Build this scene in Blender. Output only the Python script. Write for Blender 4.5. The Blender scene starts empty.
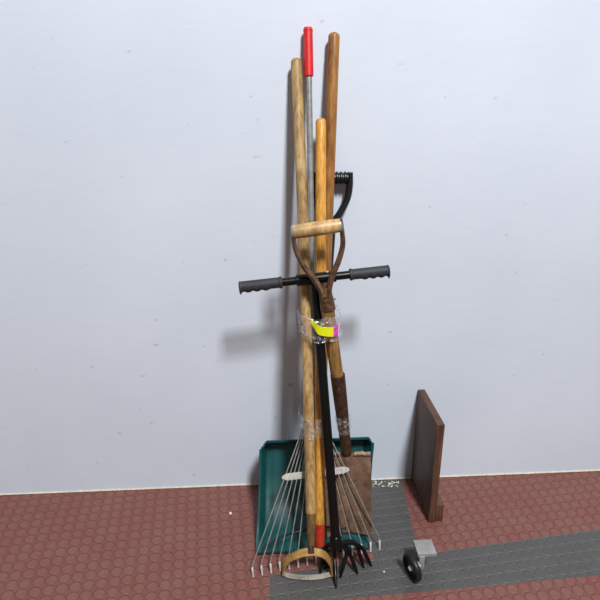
import bpy, bmesh, math, random
from mathutils import Vector, Matrix, Euler, noise
random.seed(7)
S = bpy.context.scene
COL = S.collection

# ------------------------------------------------------------------ camera
F = 550.0
CAM = Vector((0.0, -1.545, 1.20))
EUL = Euler((math.radians(90 - 19.4), 0, math.radians(-3.6)), 'XYZ')
cd = bpy.data.cameras.new('camera'); cam = bpy.data.objects.new('camera', cd); COL.objects.link(cam)
cam.location = CAM; cam.rotation_euler = EUL
cd.sensor_width = 36; cd.lens = 36 * F / 600; cd.clip_start = .02
S.camera = cam
ROT = EUL.to_matrix()

def ray(px, py):
    return (ROT @ Vector(((px - 300) / F, (300 - py) / F, -1))).normalized()
def P(px, py, d):
    """point seen at a pixel of the photograph, d metres out from the wall"""
    r = ray(px, py); t = (-d - CAM.y) / r.y
    return CAM + r * t
def G(px, py, z=0.0):
    """point seen at a pixel of the photograph at height z above the floor"""
    r = ray(px, py); t = (z - CAM.z) / r.z
    return CAM + r * t

# ------------------------------------------------------------------ materials
def lin(c):
    return tuple(((v / 255) / 12.92 if v / 255 <= .04045 else ((v / 255 + .055) / 1.055) ** 2.4) for v in c) + (1,)

def base_mat(name, rough=.5, metal=0.0):
    m = bpy.data.materials.new(name); m.use_nodes = True
    nt = m.node_tree; b = nt.nodes['Principled BSDF']
    b.inputs['Roughness'].default_value = rough; b.inputs['Metallic'].default_value = metal
    return m, nt, b
def N(nt, t, **kw):
    n = nt.nodes.new(t)
    for k, v in kw.items(): setattr(n, k, v)
    return n
def mapped(nt, scale):
    tc = N(nt, 'ShaderNodeTexCoord'); mp = N(nt, 'ShaderNodeMapping')
    mp.inputs['Scale'].default_value = scale
    nt.links.new(tc.outputs['Object'], mp.inputs['Vector'])
    return mp.outputs['Vector']
def noise_fac(nt, vec, scale=1, detail=4, rough=.55):
    n = N(nt, 'ShaderNodeTexNoise'); n.inputs['Scale'].default_value = scale
    n.inputs['Detail'].default_value = detail; n.inputs['Roughness'].default_value = rough
    nt.links.new(vec, n.inputs['Vector']); return n.outputs['Fac']
def ramp(nt, fac, stops):
    r = N(nt, 'ShaderNodeValToRGB'); e = r.color_ramp.elements
    while len(e) < len(stops): e.new(.5)
    for i, (p, c) in enumerate(stops): e[i].position = p; e[i].color = c
    nt.links.new(fac, r.inputs['Fac']); return r.outputs['Color']
def mixc(nt, fac, a, b, mode='MIX'):
    m = N(nt, 'ShaderNodeMix', data_type='RGBA', blend_type=mode)
    for s, v in ((m.inputs[0], fac), (m.inputs[6], a), (m.inputs[7], b)):
        if hasattr(v, 'is_linked') or hasattr(v, 'links'): nt.links.new(v, s)
        else: s.default_value = v
    return m.outputs[2]
def bump(nt, b, h, strength=.3, dist=.002):
    n = N(nt, 'ShaderNodeBump'); n.inputs['Strength'].default_value = strength; n.inputs['Distance'].default_value = dist
    nt.links.new(h, n.inputs['Height']); nt.links.new(n.outputs['Normal'], b.inputs['Normal'])
def math_(nt, op, a, b=None, c=None):
    m = N(nt, 'ShaderNodeMath', operation=op)
    for i, v in enumerate((a, b, c)):
        if v is None: continue
        if hasattr(v, 'links'): nt.links.new(v, m.inputs[i])
        else: m.inputs[i].default_value = v
    return m.outputs[0]

def wood(name, light, mid, dark, rough=.5, dirt=.0):
    m, nt, b = base_mat(name, rough)
    g = noise_fac(nt, mapped(nt, (170, 170, 7)), 1, 5, .65)
    c = ramp(nt, g, [(.28, lin(dark)), (.5, lin(mid)), (.72, lin(light))])
    bl = noise_fac(nt, mapped(nt, (30, 30, 11)), 1, 4, .6)
    c2 = ramp(nt, bl, [(.38, (.50 - dirt, .45 - dirt, .38 - dirt, 1)), (.56, (1, 1, 1, 1))])
    c = mixc(nt, .75, c, c2, 'MULTIPLY')
    nt.links.new(c, b.inputs['Base Color']); bump(nt, b, g, .25, .001)
    return m
def mottled(name, c1, c2, rough=.6, metal=0., scale=60, c3=None, bstr=.3):
    m, nt, b = base_mat(name, rough, metal)
    f = noise_fac(nt, mapped(nt, (1, 1, 1)), scale, 6, .65)
    stops = [(.35, lin(c1)), (.62, lin(c2))]
    if c3: stops.append((.72, lin(c3)))
    nt.links.new(ramp(nt, f, stops), b.inputs['Base Color']); bump(nt, b, f, bstr, .001)
    return m

M = {}
M['pale_wood'] = wood('pale_wood', (206, 172, 120), (182, 148, 96), (130, 100, 62), .5)
M['brown_wood'] = wood('brown_wood', (178, 126, 66), (152, 102, 48), (100, 64, 30), .45)
M['orange_wood'] = wood('orange_wood', (230, 174, 88), (216, 156, 66), (184, 122, 44), .36)
M['old_wood'] = wood('old_wood', (176, 138, 78), (150, 112, 58), (90, 64, 32), .55, .06)
M['stained_wood'] = wood('stained_wood', (136, 104, 62), (112, 84, 46), (70, 50, 28), .5)
M['grip_wood'] = wood('grip_wood', (216, 182, 128), (198, 162, 108), (158, 122, 74), .42)
M['rust'] = mottled('rust', (66, 46, 30), (112, 80, 54), .55, .25, 70, (146, 108, 74))
M['dark_rust'] = mottled('dark_rust', (46, 30, 20), (80, 54, 38), .5, .25, 70, (108, 80, 60))
M['blade_rust'] = mottled('blade_rust', (96, 70, 56), (132, 104, 84), .65, .15, 38, (158, 130, 106))
M['black_paint'] = mottled('black_paint', (6, 6, 7), (13, 13, 14), .3, 0, 40, None, .1)
M['black_paint'].node_tree.nodes['Principled BSDF'].inputs['Specular IOR Level'].default_value = .3
M['black_plastic'] = mottled('black_plastic', (16, 18, 22), (26, 28, 33), .4, 0, 60, None, .1)
M['rubber'] = mottled('rubber', (36, 37, 41), (48, 49, 54), .62, 0, 300, None, .3)
M['steel'] = mottled('steel', (140, 142, 140), (176, 178, 174), .32, .45, 50)
M['tine_steel'] = mottled('tine_steel', (138, 134, 128), (176, 172, 166), .3, .4, 60)
M['nickel'] = mottled('nickel', (220, 218, 212), (242, 240, 234), .2, .5, 40, None, .15)
M['red_grip'] = mottled('red_grip', (196, 26, 32), (214, 38, 42), .42, 0, 90, (228, 74, 72), .15)
M['red_paint'] = mottled('red_paint', (158, 40, 24), (184, 54, 34), .45, 0, 70, (150, 60, 40))
M['brass'] = mottled('brass', (138, 102, 52), (178, 138, 74), .5, .2, 50, (120, 88, 50))
M['worn_steel'] = mottled('worn_steel', (108, 100, 90), (152, 143, 130), .55, .3, 45)
M['teal'] = mottled('teal', (10, 66, 68), (15, 82, 82), .5, 0, 14, (24, 92, 90), .15)
M['tyre'] = mottled('tyre', (16, 16, 18), (26, 26, 28), .45, 0, 80)
M['grey_plastic'] = mottled('grey_plastic', (136, 136, 136), (150, 150, 150), .5, 0, 30)
M['white_plastic'] = mottled('white_plastic', (206, 206, 202), (224, 224, 220), .4, 0, 30)
M['yellow'] = mottled('yellow', (232, 240, 16), (240, 246, 24), .6, 0, 20, None, .05)
M['pink'] = mottled('pink', (176, 20, 140), (246, 96, 216), .6, 0, 130, None, .05)
M['paper'] = mottled('paper', (226, 216, 226), (240, 234, 240), .7, 0, 20, None, .05)
M['board'] = wood('board', (112, 78, 56), (92, 60, 44), (62, 40, 30), .55)
M['crumb'] = mottled('crumb', (190, 180, 156), (226, 220, 204), .8, 0, 200)

def wall_mat():
    m, nt, b = base_mat('painted_wall', .6)
    v1 = mapped(nt, (1, 1, 1))
    big = noise_fac(nt, v1, 2.2, 3, .5)
    c = ramp(nt, big, [(.3, lin(WALL_A)), (.7, lin(WALL_B))])
    # small scuffs and chips
    s1 = noise_fac(nt, mapped(nt, (22, 1, 34)), 1, 2, .4)
    c = mixc(nt, ramp(nt, s1, [(.722, (0, 0, 0, 1)), (.795, (.5, .5, .5, 1))]), c, lin((128, 128, 136)))
    s2 = noise_fac(nt, mapped(nt, (9, 1, 70)), 1, 3, .5)
    c = mixc(nt, ramp(nt, s2, [(.70, (0, 0, 0, 1)), (.80, (.30, .30, .30, 1))]), c, lin((150, 150, 158)))
    s3 = noise_fac(nt, mapped(nt, (120, 1, 90)), 1, 2, .4)
    c = mixc(nt, ramp(nt, s3, [(.73, (0, 0, 0, 1)), (.80, (.4, .4, .4, 1))]), c, lin((120, 112, 108)))
    nt.links.new(c, b.inputs['Base Color'])
    h = noise_fac(nt, mapped(nt, (14, 1, 30)), 1, 6, .6)
    bump(nt, b, h, .18, .003)
    return m
WALL_A, WALL_B = (203, 211, 223), (211, 218, 229)
M['wall'] = wall_mat()

PITCH = .0335
def coin_mat(name, face, groove, dust):
    m, nt, b = base_mat(name, .55)
    tc = N(nt, 'ShaderNodeTexCoord'); sp = N(nt, 'ShaderNodeSeparateXYZ'); nt.links.new(tc.outputs['Object'], sp.inputs[0])
    def cell(o): return math_(nt, 'SUBTRACT', math_(nt, 'FRACT', math_(nt, 'DIVIDE', o, PITCH)), .5)
    x, y = cell(sp.outputs[0]), cell(sp.outputs[1])
    r = math_(nt, 'SQRT', math_(nt, 'ADD', math_(nt, 'MULTIPLY', x, x), math_(nt, 'MULTIPLY', y, y)))
    h = ramp(nt, r, [(.0, (.8, .8, .8, 1)), (.31, (.8, .8, .8, 1)), (.36, (1, 1, 1, 1)), (.40, (1, 1, 1, 1)), (.46, (0, 0, 0, 1))])
    n = noise_fac(nt, mapped(nt, (1, 1, 1)), 9, 6, .65)
    n2 = noise_fac(nt, mapped(nt, (1, 1, 1)), 130, 4, .6)
    c = ramp(nt, n, [(.3, lin(face)), (.72, lin(dust))])
    c = mixc(nt, math_(nt, 'MULTIPLY', n2, .5), c, lin(groove))
    g = ramp(nt, r, [(.39, (0, 0, 0, 1)), (.45, (.60, .60, .60, 1)), (.52, (.30, .30, .30, 1))])
    c = mixc(nt, g, c, lin(groove))
    nt.links.new(c, b.inputs['Base Color'])
    bump(nt, b, h, .7, .0025)
    return m
M['red_mat'] = coin_mat('red_mat', (134, 74, 66), (94, 54, 48), (132, 94, 82))
M['grey_mat'] = coin_mat('grey_mat', (66, 65, 66), (92, 90, 88), (82, 80, 79))

def wrap_mat():
    m, nt, b = base_mat('clear_wrap', .12)
    out = nt.nodes['Material Output']
    tr = N(nt, 'ShaderNodeBsdfTransparent'); gl = N(nt, 'ShaderNodeBsdfGlossy'); gl.inputs['Roughness'].default_value = .16
    gl.inputs['Color'].default_value = (1, 1, 1, 1)
    mx = N(nt, 'ShaderNodeMixShader')
    f = noise_fac(nt, mapped(nt, (1, 1, 1)), 90, 4, .6)
    fac = ramp(nt, f, [(.40, (.03, .03, .03, 1)), (.58, (.34, .34, .34, 1)), (.68, (.75, .75, .75, 1))])  # whitish streaks at random: the film's sheen and highlights painted in
    nt.links.new(fac, mx.inputs[0]); nt.links.new(tr.outputs[0], mx.inputs[1]); df = N(nt, 'ShaderNodeBsdfDiffuse'); df.inputs['Color'].default_value = (.85, .85, .85, 1); m2 = N(nt, 'ShaderNodeMixShader'); m2.inputs[0].default_value = .45
    nt.links.new(gl.outputs[0], m2.inputs[1]); nt.links.new(df.outputs[0], m2.inputs[2]); nt.links.new(m2.outputs[0], mx.inputs[2])
    bn = N(nt, 'ShaderNodeBump'); bn.inputs['Strength'].default_value = .8; bn.inputs['Distance'].default_value = .004
    nt.links.new(f, bn.inputs['Height']); nt.links.new(bn.outputs['Normal'], gl.inputs['Normal'])
    nt.links.new(mx.outputs[0], out.inputs['Surface'])
    return m
M['wrap'] = wrap_mat()

# ------------------------------------------------------------------ mesh helpers
def frame(t, ref=None):
    t = t.normalized()
    if ref is None or abs(ref.normalized().dot(t)) > .98:
        ref = Vector((0, 1, 0)) if abs(t.y) < .9 else Vector((1, 0, 0))
    a = (ref - t * ref.dot(t)).normalized()
    return a, t.cross(a)

def add_tube(bm, pts, rad, seg=20, flat=None, ref=None, caps=True, prof=None):
    """tube along pts; rad number or list; flat = (ka, kb) squash; prof(i, ang) -> radius factor"""
    pts = [Vector(p) for p in pts]; n = len(pts)
    if not hasattr(rad, '__len__'): rad = [rad] * n
    rings = []; a = None
    for i, p in enumerate(pts):
        t = (pts[min(i + 1, n - 1)] - pts[max(i - 1, 0)])
        a, b = frame(t, ref if (a is None or ref is not None) else a)
        ka, kb = flat if flat else (1, 1)
        ring = []
        for k in range(seg):
            w = 2 * math.pi * k / seg
            f = rad[i] * (prof(i, w) if prof else 1)
            ring.append(bm.verts.new(p + a * math.cos(w) * f * ka + b * math.sin(w) * f * kb))
        rings.append(ring)
    for r0, r1 in zip(rings, rings[1:]):
        for k in range(seg):
            bm.faces.new((r0[k], r0[(k + 1) % seg], r1[(k + 1) % seg], r1[k]))
    if caps:
        bm.faces.new(rings[0][::-1]); bm.faces.new(rings[-1])
    return rings

def add_box(bm, c, ax, ay, az, bev=0.):
    c = Vector(c)
    vs = [bm.verts.new(c + ax * i + ay * j + az * k) for i in (-1, 1) for j in (-1, 1) for k in (-1, 1)]
    fs = [(0, 1, 3, 2), (4, 6, 7, 5), (0, 4, 5, 1), (2, 3, 7, 6), (0, 2, 6, 4), (1, 5, 7, 3)]
    faces = [bm.faces.new([vs[i] for i in f]) for f in fs]
    if bev:
        es = list({e for f in faces for e in f.edges})
        bmesh.ops.bevel(bm, geom=es, offset=bev, segments=2, affect='EDGES', profile=.6)

def add_strip(bm, centers, halfs, normals, thick):
    """solid strip: centers, half-width vectors, normals"""
    rings = []
    for c, h, n in zip(centers, halfs, normals):
        n = n.normalized() * thick / 2
        rings.append([bm.verts.new(c + h + n), bm.verts.new(c - h + n), bm.verts.new(c - h - n), bm.verts.new(c + h - n)])
    for r0, r1 in zip(rings, rings[1:]):
        for k in range(4): bm.faces.new((r0[k], r0[(k + 1) % 4], r1[(k + 1) % 4], r1[k]))
    bm.faces.new(rings[0][::-1]); bm.faces.new(rings[-1])

def add_sheet(bm, grid, thick):
    """solid sheet from a grid of points"""
    nv, nu = len(grid), len(grid[0])
    def nrm(i, j):
        du = grid[i][min(j + 1, nu - 1)] - grid[i][max(j - 1, 0)]
        dv = grid[min(i + 1, nv - 1)][j] - grid[max(i - 1, 0)][j]
        return du.cross(dv).normalized()
    A = [[bm.verts.new(grid[i][j] + nrm(i, j) * thick / 2) for j in range(nu)] for i in range(nv)]
    B = [[bm.verts.new(grid[i][j] - nrm(i, j) * thick / 2) for j in range(nu)] for i in range(nv)]
    for i in range(nv - 1):
        for j in range(nu - 1):
            bm.faces.new((A[i][j], A[i][j + 1], A[i + 1][j + 1], A[i + 1][j]))
            bm.faces.new((B[i][j], B[i + 1][j], B[i + 1][j + 1], B[i][j + 1]))
    for j in range(nu - 1):
        bm.faces.new((A[0][j], B[0][j], B[0][j + 1], A[0][j + 1])); bm.faces.new((A[-1][j], A[-1][j + 1], B[-1][j + 1], B[-1][j]))
    for i in range(nv - 1):
        bm.faces.new((A[i][0], A[i + 1][0], B[i + 1][0], B[i][0])); bm.faces.new((A[i][-1], B[i][-1], B[i + 1][-1], A[i + 1][-1]))

def smooth_path(pts, n=8):
    pts = [Vector(p) for p in pts]; out = []
    for i in range(len(pts) - 1):
        p0, p1, p2, p3 = pts[max(i - 1, 0)], pts[i], pts[i + 1], pts[min(i + 2, len(pts) - 1)]
        for k in range(n):
            t = k / n
            out.append(.5 * ((2 * p1) + (p2 - p0) * t + (2 * p0 - 5 * p1 + 4 * p2 - p3) * t * t + (3 * p1 - p0 - 3 * p2 + p3) * t ** 3))
    out.append(pts[-1]); return out

def lerp(a, b, t): return a + (b - a) * t
def sstep(a, b, x):
    t = max(0, min(1, (x - a) / (b - a))); return t * t * (3 - 2 * t)

def obj(name, bm, mat, parent=None, origin=None):
    base = parent['_base'] if parent is not None else (origin or Vector((0, 0, 0)))
    base = Vector(base)
    bmesh.ops.recalc_face_normals(bm, faces=bm.faces[:])
    for f in bm.faces: f.smooth = True
    for e in bm.edges:
        if len(e.link_faces) == 2 and e.calc_face_angle(0) > math.radians(38): e.smooth = False
    bmesh.ops.translate(bm, verts=bm.verts[:], vec=-base)
    me = bpy.data.meshes.new(name); bm.to_mesh(me); bm.free()
    o = bpy.data.objects.new(name, me); COL.objects.link(o)
    me.materials.append(M[mat] if isinstance(mat, str) else mat)
    if parent is not None: o.parent = parent
    else: o.location = base
    o['_base'] = base
    BASES.append(o)
    return o
BASES = []
def thing(name, label, cat, base, group=None):
    o = bpy.data.objects.new(name, None); COL.objects.link(o)
    o.location = base; o.empty_display_size = .05
    o['label'] = label; o['category'] = cat; o['_base'] = Vector(base)
    if group: o['group'] = group
    BASES.append(o); return o
def tag(o, label, cat, group=None, kind=None):
    if label: o['label'] = label
    if cat: o['category'] = cat
    if group: o['group'] = group
    if kind: o['kind'] = kind
    return o
def B(): return bmesh.new()

def pole(bm, a, b, r0, r1, seg=24, dome0=False, dome1=False, n=14, wob=0.0, bow=Vector((0, 0, 0))):
    """a straight round handle from a to b with optional rounded ends"""
    a, b = Vector(a), Vector(b); ax = (b - a); L = ax.length; ax.normalize()
    pts, rad = [], []
    if dome0:
        for k in range(6):
            w = k / 6 * math.pi / 2
            pts.append(a + ax * r0 * .8 * (1 - math.cos(w))); rad.append(max(r0 * math.sin(w), r0 * .12))
    s0 = r0 * .8 if dome0 else 0; s1 = r1 * .8 if dome1 else 0
    for i in range(n + 1):
        t = i / n; s = s0 + (L - s0 - s1) * t
        off = Vector((noise.noise(Vector((s * 3, r0 * 99, 1))), noise.noise(Vector((s * 3, 5, r0 * 77))), 0)) * wob * math.sin(math.pi * t) + bow * math.sin(math.pi * t)
        pts.append(a + ax * s + off); rad.append(lerp(r0, r1, t))
    if dome1:
        for k in range(1, 7):
            w = (1 - k / 6) * math.pi / 2
            pts.append(b - ax * r1 * .8 * (1 - math.cos(w))); rad.append(max(r1 * math.sin(w), r1 * .12))
    add_tube(bm, pts, rad, seg)

# ------------------------------------------------------------------ the setting
bm = B()
add_box(bm, (0, .05, 1.1), Vector((2.6, 0, 0)), Vector((0, .05, 0)), Vector((0, 0, 1.3)))
w = tag(obj('wall_back', bm, 'wall'), None, None, kind='structure')

# floor: rubber coin matting, red with a grey path laid into it
pA, pB = G(272, 575), G(375, 561)
ang = math.atan2((pB - pA).y, (pB - pA).x)
R2 = Matrix.Rotation(ang, 3, 'Z')
def fl(px, py):
    v = R2.transposed() @ (G(px, py) - pA); return v.x, v.y
bm = B()
def V2(px, py):
    x, y = fl(px, py); return Vector((x, y, 0))
A0, A1 = V2(270, 575), V2(374, 560.5)            # back edge of the grey path
B0, B1 = V2(269, 606), V2(420, 592)               # front edge
L0 = V2(269, 600)
C1t, C1b = V2(401, 479), V2(416, 549)            # right edge of the strip that runs to the wall
C0t, C0b = V2(357, 483), A1
ext = lambda p, q, k: p + (q - p) * k
C1t, C0t = ext(C1b, C1t, 1.25), ext(C0b, C0t, 1.25)
C1a = A0 + (A1 - A0) * ((C1b - A0).dot(A1 - A0) / (A1 - A0).length_squared)
Aend, Bend = ext(A0, A1, 7), ext(B0, B1, 6)
Bl = ext(B0, B1, .0)
far = 1.2; lft = -2.6
def poly(vs, mi):
    f = bm.faces.new([bm.verts.new(v) for v in vs]); f.material_index = mi
    if f.normal.z < 0: f.normal_flip()
W = lambda x, y: Vector((x, y, 0))
poly([W(lft, -1.7), W(Bl.x, -1.7), Bl, A0, W(lft, A0.y)], 0)
poly([W(Bl.x, -1.7), W(4, -1.7), W(4, Bend.y), Bend, Bl], 0)
poly([Bl, Bend, Aend, C1a, A1, A0], 1)
poly([W(lft, A0.y), A0, A1, C0t, W(C0t.x, far), W(lft, far)], 0)
poly([A1, C1a, C1t, C0t], 1)
poly([C1a, Aend, W(Aend.x, far), W(C0t.x, far), C0t, C1t], 0)
bmesh.ops.recalc_face_normals(bm, faces=bm.faces[:])
for f in bm.faces:
    f.normal_update()
    if f.normal.z < 0: f.normal_flip()
me = bpy.data.meshes.new('floor'); bm.to_mesh(me); bm.free()
fo = bpy.data.objects.new('floor', me); COL.objects.link(fo)
me.materials.append(M['red_mat']); me.materials.append(M['grey_mat'])
fo.location = pA; fo.rotation_euler = (0, 0, ang); fo['kind'] = 'structure'

# rough paint edge where the wall meets the floor
bm = B()
pts, rad = [], []
x = -2.3
while x < 2.4:
    pts.append(Vector((x, -.001, .002))); rad.append(.0022 + .0022 * abs(noise.noise(Vector((x * 23, 3, 1)))))
    x += .012
add_tube(bm, pts, rad, 6)
tag(obj('trim_1', bm, 'crumb'), None, None, kind='structure')

# ------------------------------------------------------------------ teal snow scoop
base = G(314, 553)
sc = thing('snow_scoop', 'teal plastic snow scoop with black grip handle standing against the wall', 'snow shovel', base)
prof = smooth_path([Vector((0, d, z)) for d, z in ((.307, .003), (.262, .005), (.208, .014), (.152, .052), (.112, .112), (.086, .18), (.074, .242))], 7)
nv = len(prof)
cl0, cl1 = G(313.0, 553, .003).x, P(316.0, 441, .06).x
wd0 = (G(371, 549).x - G(257.5, 553).x) / 2
wd1 = (P(371.5, 438, .05).x - P(261.5, 443, .05).x) / 2
NU = 56
grid = []
for i, p in enumerate(prof):
    t = i / (nv - 1)
    tg = (prof[min(i + 1, nv - 1)] - prof[max(i - 1, 0)]).normalized()
    nr = Vector((0, tg.z, -tg.y))                    # towards the room, in (d, z)
    if nr.y < 0: nr = -nr
    row = []
    cx, hw = lerp(cl0, cl1, t), lerp(wd0, wd1, t)
    for j in range(NU + 1):
        u = -1 + 2 * j / NU
        uu = math.copysign(abs(u) ** .85, u)
        side = sstep(.875, .985, abs(uu))
        top = sstep(.90, .985, t)
        h = max(side * .048 * sstep(.0, .35, t), top * .05)
        rib = .0025 * max(0, math.cos(u * 9.42)) ** 6 * sstep(.06, .2, t) * (1 - sstep(.8, .9, t)) * (1 - sstep(.8, .86, abs(u)))
        q = p + nr * (h + rib); q.z -= .022 * side * top
        # the tray's corners are rounded
        row.append(Vector((cx + hw * uu * (1 - .02 * top * side), -q.y, q.z + .0015)))
    grid.append(row)
bm = B(); add_sheet(bm, grid, .004)
blade = obj('scoop_tray', bm, 'teal', sc)
bm = B()                                             # worn strip along the lip
add_tube(bm, [Vector((lerp(cl0 - wd0 + .004, cl0 + wd0 - .004, k / 20), -.3085, .0045)) for k in range(21)], .0032, 8)
tag(obj('lip', bm, 'black_plastic', sc), 'dark worn front lip', None)
hA, hB = Vector((P(317.5, 446, .06).x, -.060, .21)), P(331.5, 226, .030)
bm = B(); pole(bm, hA, hB, .0125, .0125)
tag(obj('shaft', bm, 'black_plastic', sc), 'black round shaft', None)
bm = B(); add_tube(bm, [lerp(hA, hB, -.02), lerp(hA, hB, .06), lerp(hA, hB, .1)], [.021, .018, .0135], 20)
obj('socket', bm, 'teal', sc)
# D grip
gx = P(331, 178, .027); gr = P(348.5, 178, .027); gl = gx * 2 - gr
bm = B(); n = 34
def ridge(i, w): return 1 + .13 * (1 if (i // 2) % 2 else -.6)
add_tube(bm, [lerp(gl, gr, k / n) for k in range(n + 1)], .0155, 20, prof=ridge)
obj('hand_grip', bm, 'black_plastic', sc)
bm = B()
for s in (1, -1):
    def mir(p): return p if s == 1 else Vector((2 * gx.x - p.x, p.y, p.z))
    path = smooth_path([mir(P(349.5, 172.5, .027)), mir(P(349.5, 186, .027)), mir(P(347, 199, .028)), mir(P(340, 213, .030)), mir(P(332.5, 224, .030)), mir(P(331.6, 234, .030))], 6)
    add_tube(bm, path, .0095, 14, flat=(1.35, 1.0), ref=Vector((0, 1, 0)))
obj('grip_frame', bm, 'black_plastic', sc)

# ------------------------------------------------------------------ tall brown wooden handle (head out of sight behind the bundle)
a, b = P(334.2, 32, .022), Vector((G(319.5, 522, .03).x, -.166, .060))
th = thing('long_handle', 'tallest brown wooden handle, beside the black plastic D grip', 'tool handle', b)
bm = B(); pole(bm, a, lerp(a, b, .93), .0146, .0142, dome0=True, wob=.001)
obj('wooden_shaft', bm, 'brown_wood', th)
bm = B(); pole(bm, lerp(a, b, .925), b, .0138, .009, dome1=True)
tag(obj('ferrule', bm, 'dark_rust', th), 'dark rusty tapered ferrule', None)

# ------------------------------------------------------------------ leaf rake
pole_top, pole_end = P(308.0, 29, .018), P(314.4, 408, .198)
lr = thing('leaf_rake', 'steel leaf rake with a fan of wire tines and red tipped metal pole', 'leaf rake', G(316, 564))
redend = P(309.2, 76, .040)
ax = (pole_end - pole_top); tred = (redend - pole_top).length / ax.length
bm = B(); pole(bm, lerp(pole_top, pole_end, tred * .5), pole_end, .0080, .0080, wob=.0)
obj('pole', bm, 'steel', lr)
bm = B(); pole(bm, pole_top, lerp(pole_top, pole_end, tred), .0117, .0120, dome0=False)
gp = obj('grip_sleeve', bm, 'red_grip', lr); gp['label'] = 'red plastic sleeve'
bm = B(); add_tube(bm, [lerp(pole_top, pole_end, -.003), lerp(pole_top, pole_end, .004), lerp(pole_top, pole_end, .006)], [.0105, .0126, .0118], 20)
obj('end_cap', bm, 'red_grip', gp)
hs = P(313, 398, .194); he = P(314, 422, .212)
bm = B(); add_tube(bm, [hs, lerp(hs, he, .3), lerp(hs, he, .6), he], [.0105, .0115, .013, .022], 18, flat=(.55, 1), ref=Vector((0, 1, 0)))
obj('tine_socket', bm, 'worn_steel', lr)
NT = 15
bends = []; starts = []
for i in range(NT):
    t = i / (NT - 1)
    tx = lerp(253.3, 379.7, t); ty = 577.3 - .215 * (tx - 253)
    tip = G(tx, ty, .0015); bend = G(tx - 1.2 + 1.0 * t, ty - 11.5, .030)
    # the middle of the fan bellies slightly
    st = P(lerp(306.5, 322, t), lerp(418, 421, t), .209)
    starts.append(st); bends.append(bend)
    bm = B()
    bow = Vector((0, -.006, .004))
    path = [lerp(st, bend, k / 10) + bow * math.sin(math.pi * k / 10) for k in range(10)]
    d1 = (bend - st).normalized(); d2 = (tip - bend).normalized()
    path += smooth_path([bend - d1 * .008, bend - d1 * .002 + d2 * .002, bend + d2 * .008], 4)
    add_tube(bm, path, .00165, 10)
    tn = obj('tine', bm, 'tine_steel', lr)
    bm = B()
    wv = Vector((1, 0, 0)); fl_ = Vector((0, -1, .15))
    hook = smooth_path([bend + d2 * .004, lerp(bend, tip, .4) + Vector((0, -.002, 0)), lerp(bend, tip, .75), tip], 4)
    add_tube(bm, hook, [.0031 - .0012 * (k / (len(hook) - 1)) ** 2 for k in range(len(hook))], 10, flat=(.55, 1), ref=Vector((0, 1, 0)))
    tag(obj('hook_tip', bm, 'nickel', tn), 'bright bent tip', None)
# spreader bar across the tines
def fan(t, s):
    k = t * (NT - 1); i = min(int(k), NT - 2); f = k - i
    return lerp(lerp(starts[i], bends[i], s), lerp(starts[i + 1], bends[i + 1], s), f) + Vector((0, -.006, .004)) * math.sin(math.pi * s)
bm = B()
sbar = lambda t: .405
C = [fan(-.03 + 1.06 * k / 30 if 0 < k < 30 else (-.05 if k == 0 else 1.05), .405) for k in range(31)]
up = (starts[7] - bends[7]).normalized(); nrm = Vector((0, -1, .4)).normalized()
C = [c + nrm * .0035 for c in C]
hh = [.0095 * (min(1, .35 + min(k, 30 - k) * .4)) for k in range(31)]
add_strip(bm, C, [up * h for h in hh], [nrm] * 31, .003)
sb = obj('spreader_bar', bm, 'nickel', lr); sb['label'] = 'shiny flat spreader bar'
bm = B()
for i in range(NT):
    c = fan(i / (NT - 1), .405) + nrm * .005
    add_tube(bm, [c + up * .008, c + up * .006, c - up * .006, c - up * .008], [.001, .0028, .0028, .001], 10)
obj('clips', bm, 'nickel', sb)
bm = B()
add_tube(bm, smooth_path([G(265, 546, .05), G(280, 537.5, .066), G(298, 531.5, .08), G(316, 528, .082), G(334, 527, .07), G(346, 528.5, .062)], 8), .0034, 12)
tag(obj('brace_wire', bm, 'black_plastic', lr), 'dark curved brace wire', None)

# ------------------------------------------------------------------ rusty spade
g0, g1 = P(292.3, 232.2, .236), P(340.8, 225.2, .236)
sa, sb_, = P(326.5, 303, .240), P(338.2, 380, .236)
tip_c = G(348.8, 534, .022)
sp = thing('garden_spade', 'rusty garden spade with wooden D handle standing inside the teal scoop', 'spade', tip_c)
axis_e = P(346.5, 452, .228)
bm = B(); pole(bm, sa, lerp(sb_, axis_e, .15), .0176, .0168, wob=.0)
obj('wooden_shaft', bm, 'old_wood', sp)
# grip
gd = (g1 - g0).normalized()
bm = B(); L = (g1 - g0).length
gp_, grd = [], []
for k in range(21):
    t = k / 20; gp_.append(lerp(g0, g1, .02 + .96 * t)); grd.append(.0178 * (.93 + .07 * math.sin(math.pi * t)))
add_tube(bm, gp_, grd, 24)
gw = obj('hand_grip', bm, 'grip_wood', sp); gw['label'] = 'smooth pale wooden grip'
for e, s in ((g0, 1), (g1, -1)):
    bm = B()
    add_tube(bm, [e - gd * s * .003, e - gd * s * .002, e + gd * s * .0015, e + gd * s * .003], [.009, .0145, .0168, .0168], 20)
    tag(obj('end_cap', bm, 'steel', gw), 'metal end cap', None)
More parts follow.
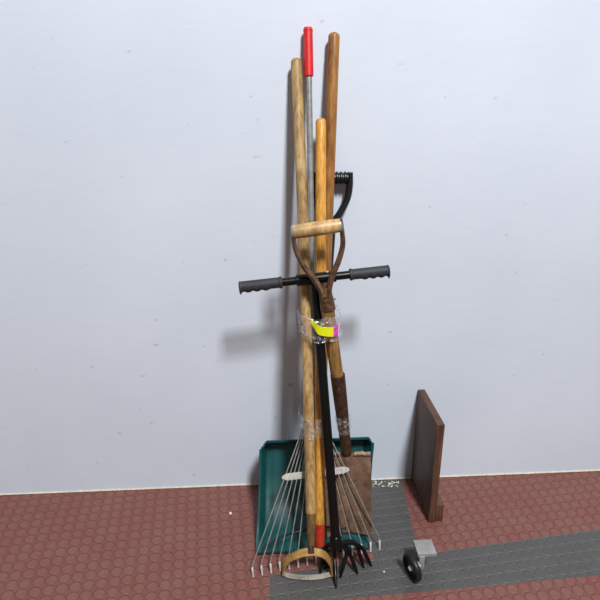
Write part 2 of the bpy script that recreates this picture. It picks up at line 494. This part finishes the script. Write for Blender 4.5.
# yoke arms
def yoke(pxs, name):
    path = smooth_path([P(x, y, d) for x, y, d in pxs], 7)
    bm = B(); n = len(path)
    w_ = [lerp(.0085, .0138, i / (n - 1)) for i in range(n)]
    add_tube(bm, path, w_, 14, flat=(1.15, .62), ref=Vector((0, 1, 0)))
    return obj(name, bm, 'rust', sp)
yoke([(293.2, 226.5, .236), (293.6, 240, .236), (296.5, 252, .237), (304, 266.5, .239), (314, 279, .241), (321, 290, .244), (325, 301, .246)], 'yoke_arm')
yoke([(340.3, 219, .236), (342.4, 234, .236), (342.6, 246, .237), (338.5, 261, .239), (332.5, 275, .241), (329, 288, .244), (328.2, 301, .246)], 'yoke_arm')
bm = B()
add_tube(bm, [P(324.6, 287, .241), P(325.4, 293, .241), P(327.2, 303, .241), P(328.3, 309.5, .241)], [.0125, .0165, .0186, .0190], 22)
so = obj('yoke_socket', bm, 'rust', sp)
bm = B(); c = P(333.6, 299, .240); add_tube(bm, [c, c + Vector((.004, 0, 0)), c + Vector((.006, 0, 0))], [.003, .003, .0015], 10)
obj('rivet', bm, 'worn_steel', so); bm = B()
c = P(325.8, 297, .263); add_tube(bm, [c + Vector((0, .006, 0)), c, c + Vector((0, -.0015, 0))], [.0032, .0032, .0015], 10)
obj('rivet', bm, 'rust', so)
# lower socket
bm = B()
add_tube(bm, smooth_path([lerp(sb_, axis_e, -.07), lerp(sb_, axis_e, .3), lerp(sb_, axis_e, .65), lerp(sb_, axis_e, 1.0), lerp(axis_e, tip_c, .05)], 4),
         [lerp(.0196, .0150, sstep(0, 1, k / 12)) if k <= 12 else lerp(.0150, .006, (k - 12) / 4) for k in range(17)], 22)
ls = obj('blade_socket', bm, 'dark_rust', sp)
bm = B(); c = lerp(sb_, axis_e, .08) + Vector((-.002, -.0185, 0)); add_tube(bm, [c + Vector((0, .004, 0)), c, c + Vector((0, -.0015, 0))], [.0032, .0032, .0014], 10)
obj('rivet', bm, 'rust', ls)
# blade: dished, rolled foot tread along the top
bt = P(346.8, 453.5, .228)
across = Vector((1, -.06, .02)).normalized()
down = (tip_c - bt)
nb = across.cross(down).normalized()
if nb.y > 0: nb = -nb                                 # towards the room
grid = []
HW = .0665
for i in range(25):
    v = i / 24
    c = lerp(bt, tip_c, v)
    hw = HW * (1 - .03 * v)
    row = []
    for j in range(29):
        u = -1 + 2 * j / 28
        dish = .013 * (u * u) * sstep(0, .25, v) + .006 * (u * u)
        crown = .012 * math.exp(-(u / .18) ** 2) * (1 - sstep(.0, .45, v))
        dropp = -.004 * (1 - u * u) * sstep(.75, 1, v)          # slightly worn edge
        tear = .0035 * noise.noise(Vector((u * 7, 2, 0))) * (1 - sstep(0, .08, v))
        row.append(c + across * u * hw + nb * (dish + crown - .004) + down.normalized() * (dropp - tear))
    grid.append(row)
bm = B(); add_sheet(bm, grid, .0032)
bl = obj('blade', bm, 'blade_rust', sp)
tread_rust = mottled('tread_rust', (120, 98, 82), (168, 144, 122), .6, .3, 60)
for s in (-1, 1):
    bm = B()
    pth = [grid[0][14 + s * k] + Vector((0, -.003, 0)) for k in range(4, 15)]
    add_tube(bm, pth, [.0062 + .0016 * noise.noise(Vector((k * .9, s, 4))) for k in range(11)], 12)
    tag(obj('foot_tread', bm, tread_rust, bl), 'pale worn rolled tread', None)

# ------------------------------------------------------------------ orange handled hoe with red ferrule
a, b = P(321, 118, .056), G(319.8, 545, .062)
oh = thing('draw_hoe', 'orange varnished wooden handle with a red painted lower end', 'hoe', G(324, 562))
bm = B(); pole(bm, a, lerp(a, b, .955), .0138, .0138, dome0=True, wob=.001)
obj('wooden_shaft', bm, 'orange_wood', oh)
bm = B(); pole(bm, lerp(a, b, .945), b, .0143, .0128)
tag(obj('ferrule', bm, 'red_paint', oh), 'red painted lower end', None)
dn = (b - a).normalized()
bm = B()
n0 = smooth_path([b - dn * .01, b + dn * .01, G(321.5, 551.5, .060), G(325, 554.5, .052), G(327.3, 558, .036)], 6)
add_tube(bm, n0, .0045, 12)
nk = obj('neck', bm, 'steel', oh)
c0 = G(327.6, 559, .028)
grid = [[c0 + Vector((lerp(-.0105, .0105, j / 12) * lerp(.7, 1, i / 8), -.012 * i / 8 - .02 * (j / 12 - .5) ** 2, -.022 * i / 8 + .002)) for j in range(13)] for i in range(9)]
bm = B(); add_sheet(bm, grid, .003)
tag(obj('blade', bm, 'black_paint', oh), 'small dark blade', None)

# ------------------------------------------------------------------ stirrup hoe (pale handle)
a, b = P(296.2, 58, .024), G(311.0, 512, .165)
e = G(311.2, 549, .082)
st = thing('stirrup_hoe', 'stirrup hoe with pale wooden handle and yellow metal hoop on the floor', 'hoe', G(309, 577))
bm = B(); pole(bm, a, b, .0142, .0142, dome0=True, wob=.002, bow=Vector((.0035, 0, 0)))
obj('wooden_shaft', bm, 'pale_wood', st)
bm = B()
add_tube(bm, [lerp(a, b, .985), b, lerp(b, e, .1), lerp(b, e, .5), lerp(b, e, .85), e, lerp(b, e, 1.12)], [.0138, .0130, .0124, .0120, .0100, .0075, .006], 20)
tag(obj('ferrule', bm, 'stained_wood', st), 'dark stained tapered lower end', None)
# hoop band
hp = smooth_path([G(283.0, 573.5, .010), G(283.0, 568.5, .026), G(287.2, 560.5, .052), G(297, 554.8, .074), G(310.5, 551.8, .082), G(322.5, 554, .077), G(329.5, 561, .052), G(331.8, 570, .024), G(331.5, 574, .011)], 6)
hn = []
cen = lerp(hp[0], hp[-1], .5)
for i, p in enumerate(hp):
    t = (hp[min(i + 1, len(hp) - 1)] - hp[max(i - 1, 0)]).normalized()
    hn.append(t)
wdir = Vector((0, -.62, .78))                          # band width lies across the hoop's plane
wd = []
for t in hn:
    v = (Vector((0, -.80, -.42)) - t * t.dot(Vector((0, -.80, -.42)))).normalized(); wd.append(v)
nn = [t.cross(v) for t, v in zip(hn, wd)]
bm = B(); add_strip(bm, hp, [v * .0102 for v in wd], nn, .0032)
hb = obj('hoop_band', bm, 'brass', st); hb['label'] = 'yellow metal hoop'
bm = B(); c = G(311, 550.5, .085)
add_tube(bm, [c + Vector((0, .012, .006)), c + Vector((0, -.008, -.003))], .008, 12)
obj('pivot_bolt', bm, 'dark_rust', hb)
bm = B()
bp = smooth_path([G(282.9, 572.5, .010), G(287.0, 575.2, .008), G(298, 577.2, .0075), G(309, 577.6, .0075), G(321, 576.6, .008), G(331.4, 574, .010)], 6)
add_strip(bm, bp, [Vector((0, .92, .42)).normalized() * .0066] * len(bp), [Vector((0, -.42, .92))] * len(bp), .003)
tag(obj('cutting_blade', bm, 'worn_steel', st), 'pale worn cutting blade', None)

# ------------------------------------------------------------------ black twist cultivator with T handle
tl, tr = P(239, 287, .205), P(389.3, 270.3, .205)
tb = lambda t: lerp(tl, tr, t)
ctop = P(315, 279.5, .193); cbot = G(336, 543, .105)
cc = thing('twist_cultivator', 'black claw cultivator with T handle and dark rubber hand grips', 'cultivator', G(337, 580))
bm = B(); pole(bm, ctop, lerp(ctop, cbot, 1.0), .0125, .0125)
obj('shaft', bm, 'black_paint', cc)
bm = B(); add_tube(bm, [tb(.2), tb(.80)], .0105, 20)
bar = obj('cross_bar', bm, 'black_paint', cc)
bm = B(); add_tube(bm, [tb(.375), tb(.38), tb(.64), tb(.645)], [.0112, .0145, .0145, .0112], 20)
obj('bar_clamp', bm, 'black_paint', bar)
bm = B(); c = P(327.3, 272.6, .205); add_tube(bm, [c + Vector((0, 0, -.006)), c, c + Vector((0, 0, .004))], [.005, .005, .003], 8)
tag(obj('bolt', bm, 'nickel', bar), 'shiny bolt', None)
for t0, t1 in ((.0, .285), (1.0, .735)):
    bm = B(); n = 40
    pts = [lerp(tb(t0), tb(t1), k / n) for k in range(n + 1)]
    axd = (tr - tl).normalized(); dwn = Vector((0, 0, -1)); dwn = (dwn - axd * dwn.dot(axd)).normalized()
    def gprof(i, w):
        # finger scallops only on the underside
        s = i / n
        under = max(0, math.cos(w))
        f = 1.0
        if s < .72: f += under * (.30 * abs(math.cos(s / .72 * math.pi * 3.5 + .0)) - .06)
        if s < .05: f += under * .22
        if s > .93: f += .12
        return f
    rad = [.0138 + (.0012 if k < 2 else 0) for k in range(n + 1)]; rad[0] = .0115
    add_tube(bm, pts, rad, 24, ref=dwn, prof=gprof)
    obj('hand_grip', bm, 'rubber', bar)
bm = B()
dc = (cbot - ctop).normalized()
add_tube(bm, [cbot - dc * .02, cbot - dc * .015, cbot + dc * .012, cbot + dc * .018], [.0134, .0165, .0165, .009], 20)
hub = obj('claw_hub', bm, 'black_paint', cc)
claw = [((336.2, 588), (334.5, 556), .05), ((340.2, 578), (346.5, 553), .055), ((357.8, 574), (349, 552), .055), ((364, 568), (356.5, 545), .06),
        ((371.5, 566), (362, 548), .055), ((320, 574), (325, 550), .045)]
for (tx, ty), (mx, my), mz in claw:
    tipp = G(tx, ty, .002)
    mid = G(mx, my, mz)
    path = smooth_path([cbot + dc * .005, lerp(cbot, mid, .6) + Vector((0, 0, .010)), mid, lerp(mid, tipp, .55), tipp], 6)
    n = len(path)
    bm = B(); add_tube(bm, path, [.0056 if k < n * .75 else lerp(.0056, .0014, (k - n * .75) / (n * .25)) for k in range(n)], 12)
    obj('claw_tine', bm, 'black_paint', cc)

# ------------------------------------------------------------------ clear wrap round the bundle and the lot tag
def wrap(name, label, y0, y1, cx0, cx1, hw0, hw1, d0, d1, hd, amp=.004, nz=16, nk=64):
    pts = []
    for i in range(nz + 1):
        t = i / nz
        c = P(lerp(cx0, cx1, t), lerp(y0, y1, t), lerp(d0, d1, t)); hw = lerp(hw0, hw1, t)
        row = []
        for k in range(nk):
            w = 2 * math.pi * k / nk
            f = 1 + amp / hw * (noise.noise(Vector((math.cos(w) * 4, math.sin(w) * 4, t * 9))) + .6 * abs(noise.noise(Vector((math.cos(w) * 9, math.sin(w) * 9, t * 14)))))
            row.append(c + Vector((math.cos(w) * hw * f, math.sin(w) * hd * f, .006 * noise.noise(Vector((math.cos(w) * 2, math.sin(w) * 2, 7))))))
        pts.append(row)
    bm = B()
    V = [[bm.verts.new(p) for p in r] for r in pts]
    for i in range(nz):
        for k in range(nk): bm.faces.new((V[i][k], V[i][(k + 1) % nk], V[i + 1][(k + 1) % nk], V[i + 1][k]))
    c = P(lerp(cx0, cx1, .5), lerp(y0, y1, .5), lerp(d0, d1, .5))
    o = obj(name, bm, 'wrap', None, c)
    return tag(o, label, 'plastic wrap')
wrap('plastic_wrap', 'clear crinkled plastic wrap binding the handles behind the yellow tag', 309, 332, 318.6, 320.6, .0550, .0560, .196, .205, .073, .004)
wrap('plastic_wrap', 'clear plastic wrap low on the pale and orange handles', 409, 427, 312.5, 312.5, .0375, .0375, .236, .244, .061, .002)
wrap('plastic_wrap', 'clear plastic wrap around the rusty socket of the spade', 415, 432, 342.4, 344.4, .0205, .0195, .2315, .2305, .021, .002, 10, 40)

tg = thing('lot_tag', 'yellow paper strip tag with pink end on the spade handle', 'tag', P(327, 331, .26))
def tagpart(pxs, name, mat):
    c = smooth_path([P(x, y, d) for x, y, d, h in pxs], 5)
    hs_ = [v.x for v in smooth_path([Vector((h, 0, 0)) for x, y, d, h in pxs], 5)]
    upv = Vector((0, -.12, 1)).normalized()
    bm = B(); add_strip(bm, c, [upv * h for h in hs_], [Vector((0, -1, -.1))] * len(c), .0009)
    return obj(name, bm, mat, tg)
tagpart([(311, 321.2, .276, .004), (314, 324.2, .278, .008), (317, 328.6, .282, .0125), (321, 331, .284, .0125), (327, 332, .284, .0125), (333.4, 332, .282, .0135)], 'strip', 'yellow')
tagpart([(333.4, 332, .282, .0135), (336, 330.8, .276, .0165), (338.2, 330.0, .268, .0175)], 'pink_end', 'pink')
tagpart([(338.2, 330.0, .268, .0175), (339.2, 329.6, .261, .018)], 'white_edge', 'paper')

# ------------------------------------------------------------------ at the right-hand edge: wheel and brown board
wc = G(411.5, 580, 0); rad_w = .038
wz = Vector((wc.x, wc.y + .004, rad_w + .001))
wl = thing('caster_wheel', 'small black wheel with white hub on a grey bracket on the matting', 'wheel', Vector((wc.x, wc.y, 0)))
vw = (CAM - wz).normalized(); rw = Vector((1, 0, 0)); rw = (rw - vw * rw.dot(vw)).normalized(); uw = vw.cross(rw)
axw = (vw * .36 + (rw * -.94 + uw * -.35) * .93).normalized()
bm = B()
def ring_prof(bm, c, ax, prof, seg=40):
    a, b_ = frame(ax); rings = []
    for r, h in prof:
        rings.append([bm.verts.new(c + ax * h + (a * math.cos(2 * math.pi * k / seg) + b_ * math.sin(2 * math.pi * k / seg)) * r) for k in range(seg)])
    for r0, r1 in zip(rings, rings[1:] + rings[:1]):
        for k in range(seg): bm.faces.new((r0[k], r0[(k + 1) % seg], r1[(k + 1) % seg], r1[k]))
ring_prof(bm, wz, axw, [(.030, -.006), (.033, -.008), (.0365, -.005), (rad_w, 0), (.0365, .005), (.033, .008), (.030, .006), (.029, 0)])
obj('tyre', bm, 'tyre', wl)
bm = B(); ring_prof(bm, wz, axw, [(.004, -.006), (.0305, -.006), (.0305, .002), (.022, -.001), (.011, .002), (.004, .002)])
rm = obj('rim', bm, 'black_plastic', wl)
bm = B(); add_tube(bm, [wz - axw * .026, wz + axw * .007, wz + axw * .010], [.0075, .0075, .005], 18)
tag(obj('hub', bm, 'white_plastic', rm), 'white hub', None)
bm = B()
add_box(bm, wz - axw * .026 + Vector((.002, .012, .008)), Vector((.008, 0, 0)), Vector((0, .020, 0)), Vector((0, 0, .022)), .004)
add_box(bm, wz - axw * .026 + Vector((.016, .022, .030)), Vector((.026, 0, 0)), Vector((0, .026, 0)), Vector((0, 0, .006)), .003)
obj('bracket', bm, 'grey_plastic', wl)

bb = P(411, 477, .004)
bd = thing('wooden_board', 'dark brown wooden board standing upright against the wall behind the wheel', 'board', Vector((bb.x + .01, -.11, 0)))
bm = B(); add_box(bm, Vector((bb.x + .011, -.109, .172)), Vector((.011, 0, 0)), Vector((0, .105, 0)), Vector((0, 0, .172)), .002)
obj('plank', bm, 'board', bd)
bm = B(); add_box(bm, Vector((bb.x + .034, -.109, .03)), Vector((.012, 0, 0)), Vector((0, .100, 0)), Vector((0, 0, .030)), .002)
obj('foot_batten', bm, 'board', bd)

# ------------------------------------------------------------------ crumbs of plaster along the wall
def chip(c, r, seed):
    bm = B(); bmesh.ops.create_icosphere(bm, subdivisions=1, radius=r)
    for v in bm.verts:
        v.co *= 1 + .4 * noise.noise(v.co * 300 + Vector((seed, 0, 0))); v.co.z *= .45
    bmesh.ops.translate(bm, verts=bm.verts[:], vec=c + Vector((0, 0, r * .42)))
    return bm
tag(obj('paint_flake', chip(G(230.5, 514), .006, 3), 'crumb', None, G(230.5, 514)), 'small white paint flake lying on the red matting', 'paint flake')
tag(obj('paint_flake', chip(G(384, 572), .0035, 5), 'crumb', None, G(384, 572)), 'tiny white fleck lying on the grey matting', 'paint flake')
bm = B()
for k in range(34):
    x_ = random.uniform(372, 402); y_ = random.uniform(481.5, 487)
    c = G(x_, y_); r = random.uniform(.0015, .0042)
    if c.y > -.006: c.y = -.006
    t_ = chip(c, r, k); me_ = bpy.data.meshes.new('t'); t_.to_mesh(me_); t_.free(); bm.from_mesh(me_); bpy.data.meshes.remove(me_)
tag(obj('plaster_crumbs', bm, 'crumb', None, G(386, 485)), 'scattered pale plaster crumbs on the floor at the foot of the wall', 'debris', kind='stuff')

for o in BASES:
    if '_base' in o: del o['_base']

# ------------------------------------------------------------------ light
def area(name, loc, target, sx, sy, power, col):
    l = bpy.data.lights.new(name, 'AREA'); l.shape = 'RECTANGLE'; l.size = sx; l.size_y = sy; l.energy = power; l.color = col
    o = bpy.data.objects.new(name, l); COL.objects.link(o); o.location = loc
    o.rotation_euler = (Vector(target) - Vector(loc)).to_track_quat('-Z', 'Y').to_euler(); return o
area('ceiling_lamp', (1.04, -3.54, 4.85), (0, -.1, .6), .57, .93, 378, (.96, .98, 1.0))
wd_ = bpy.data.worlds.new('room_light'); S.world = wd_; wd_.use_nodes = True
bg = wd_.node_tree.nodes['Background']; bg.inputs[0].default_value = (1.0, .95, .87, 1); bg.inputs[1].default_value = .19

S.view_settings.view_transform = 'Standard'; S.view_settings.look = 'None'
S.view_settings.gamma = 1; S.view_settings.use_curve_mapping = False
S.view_settings.exposure = 0.0
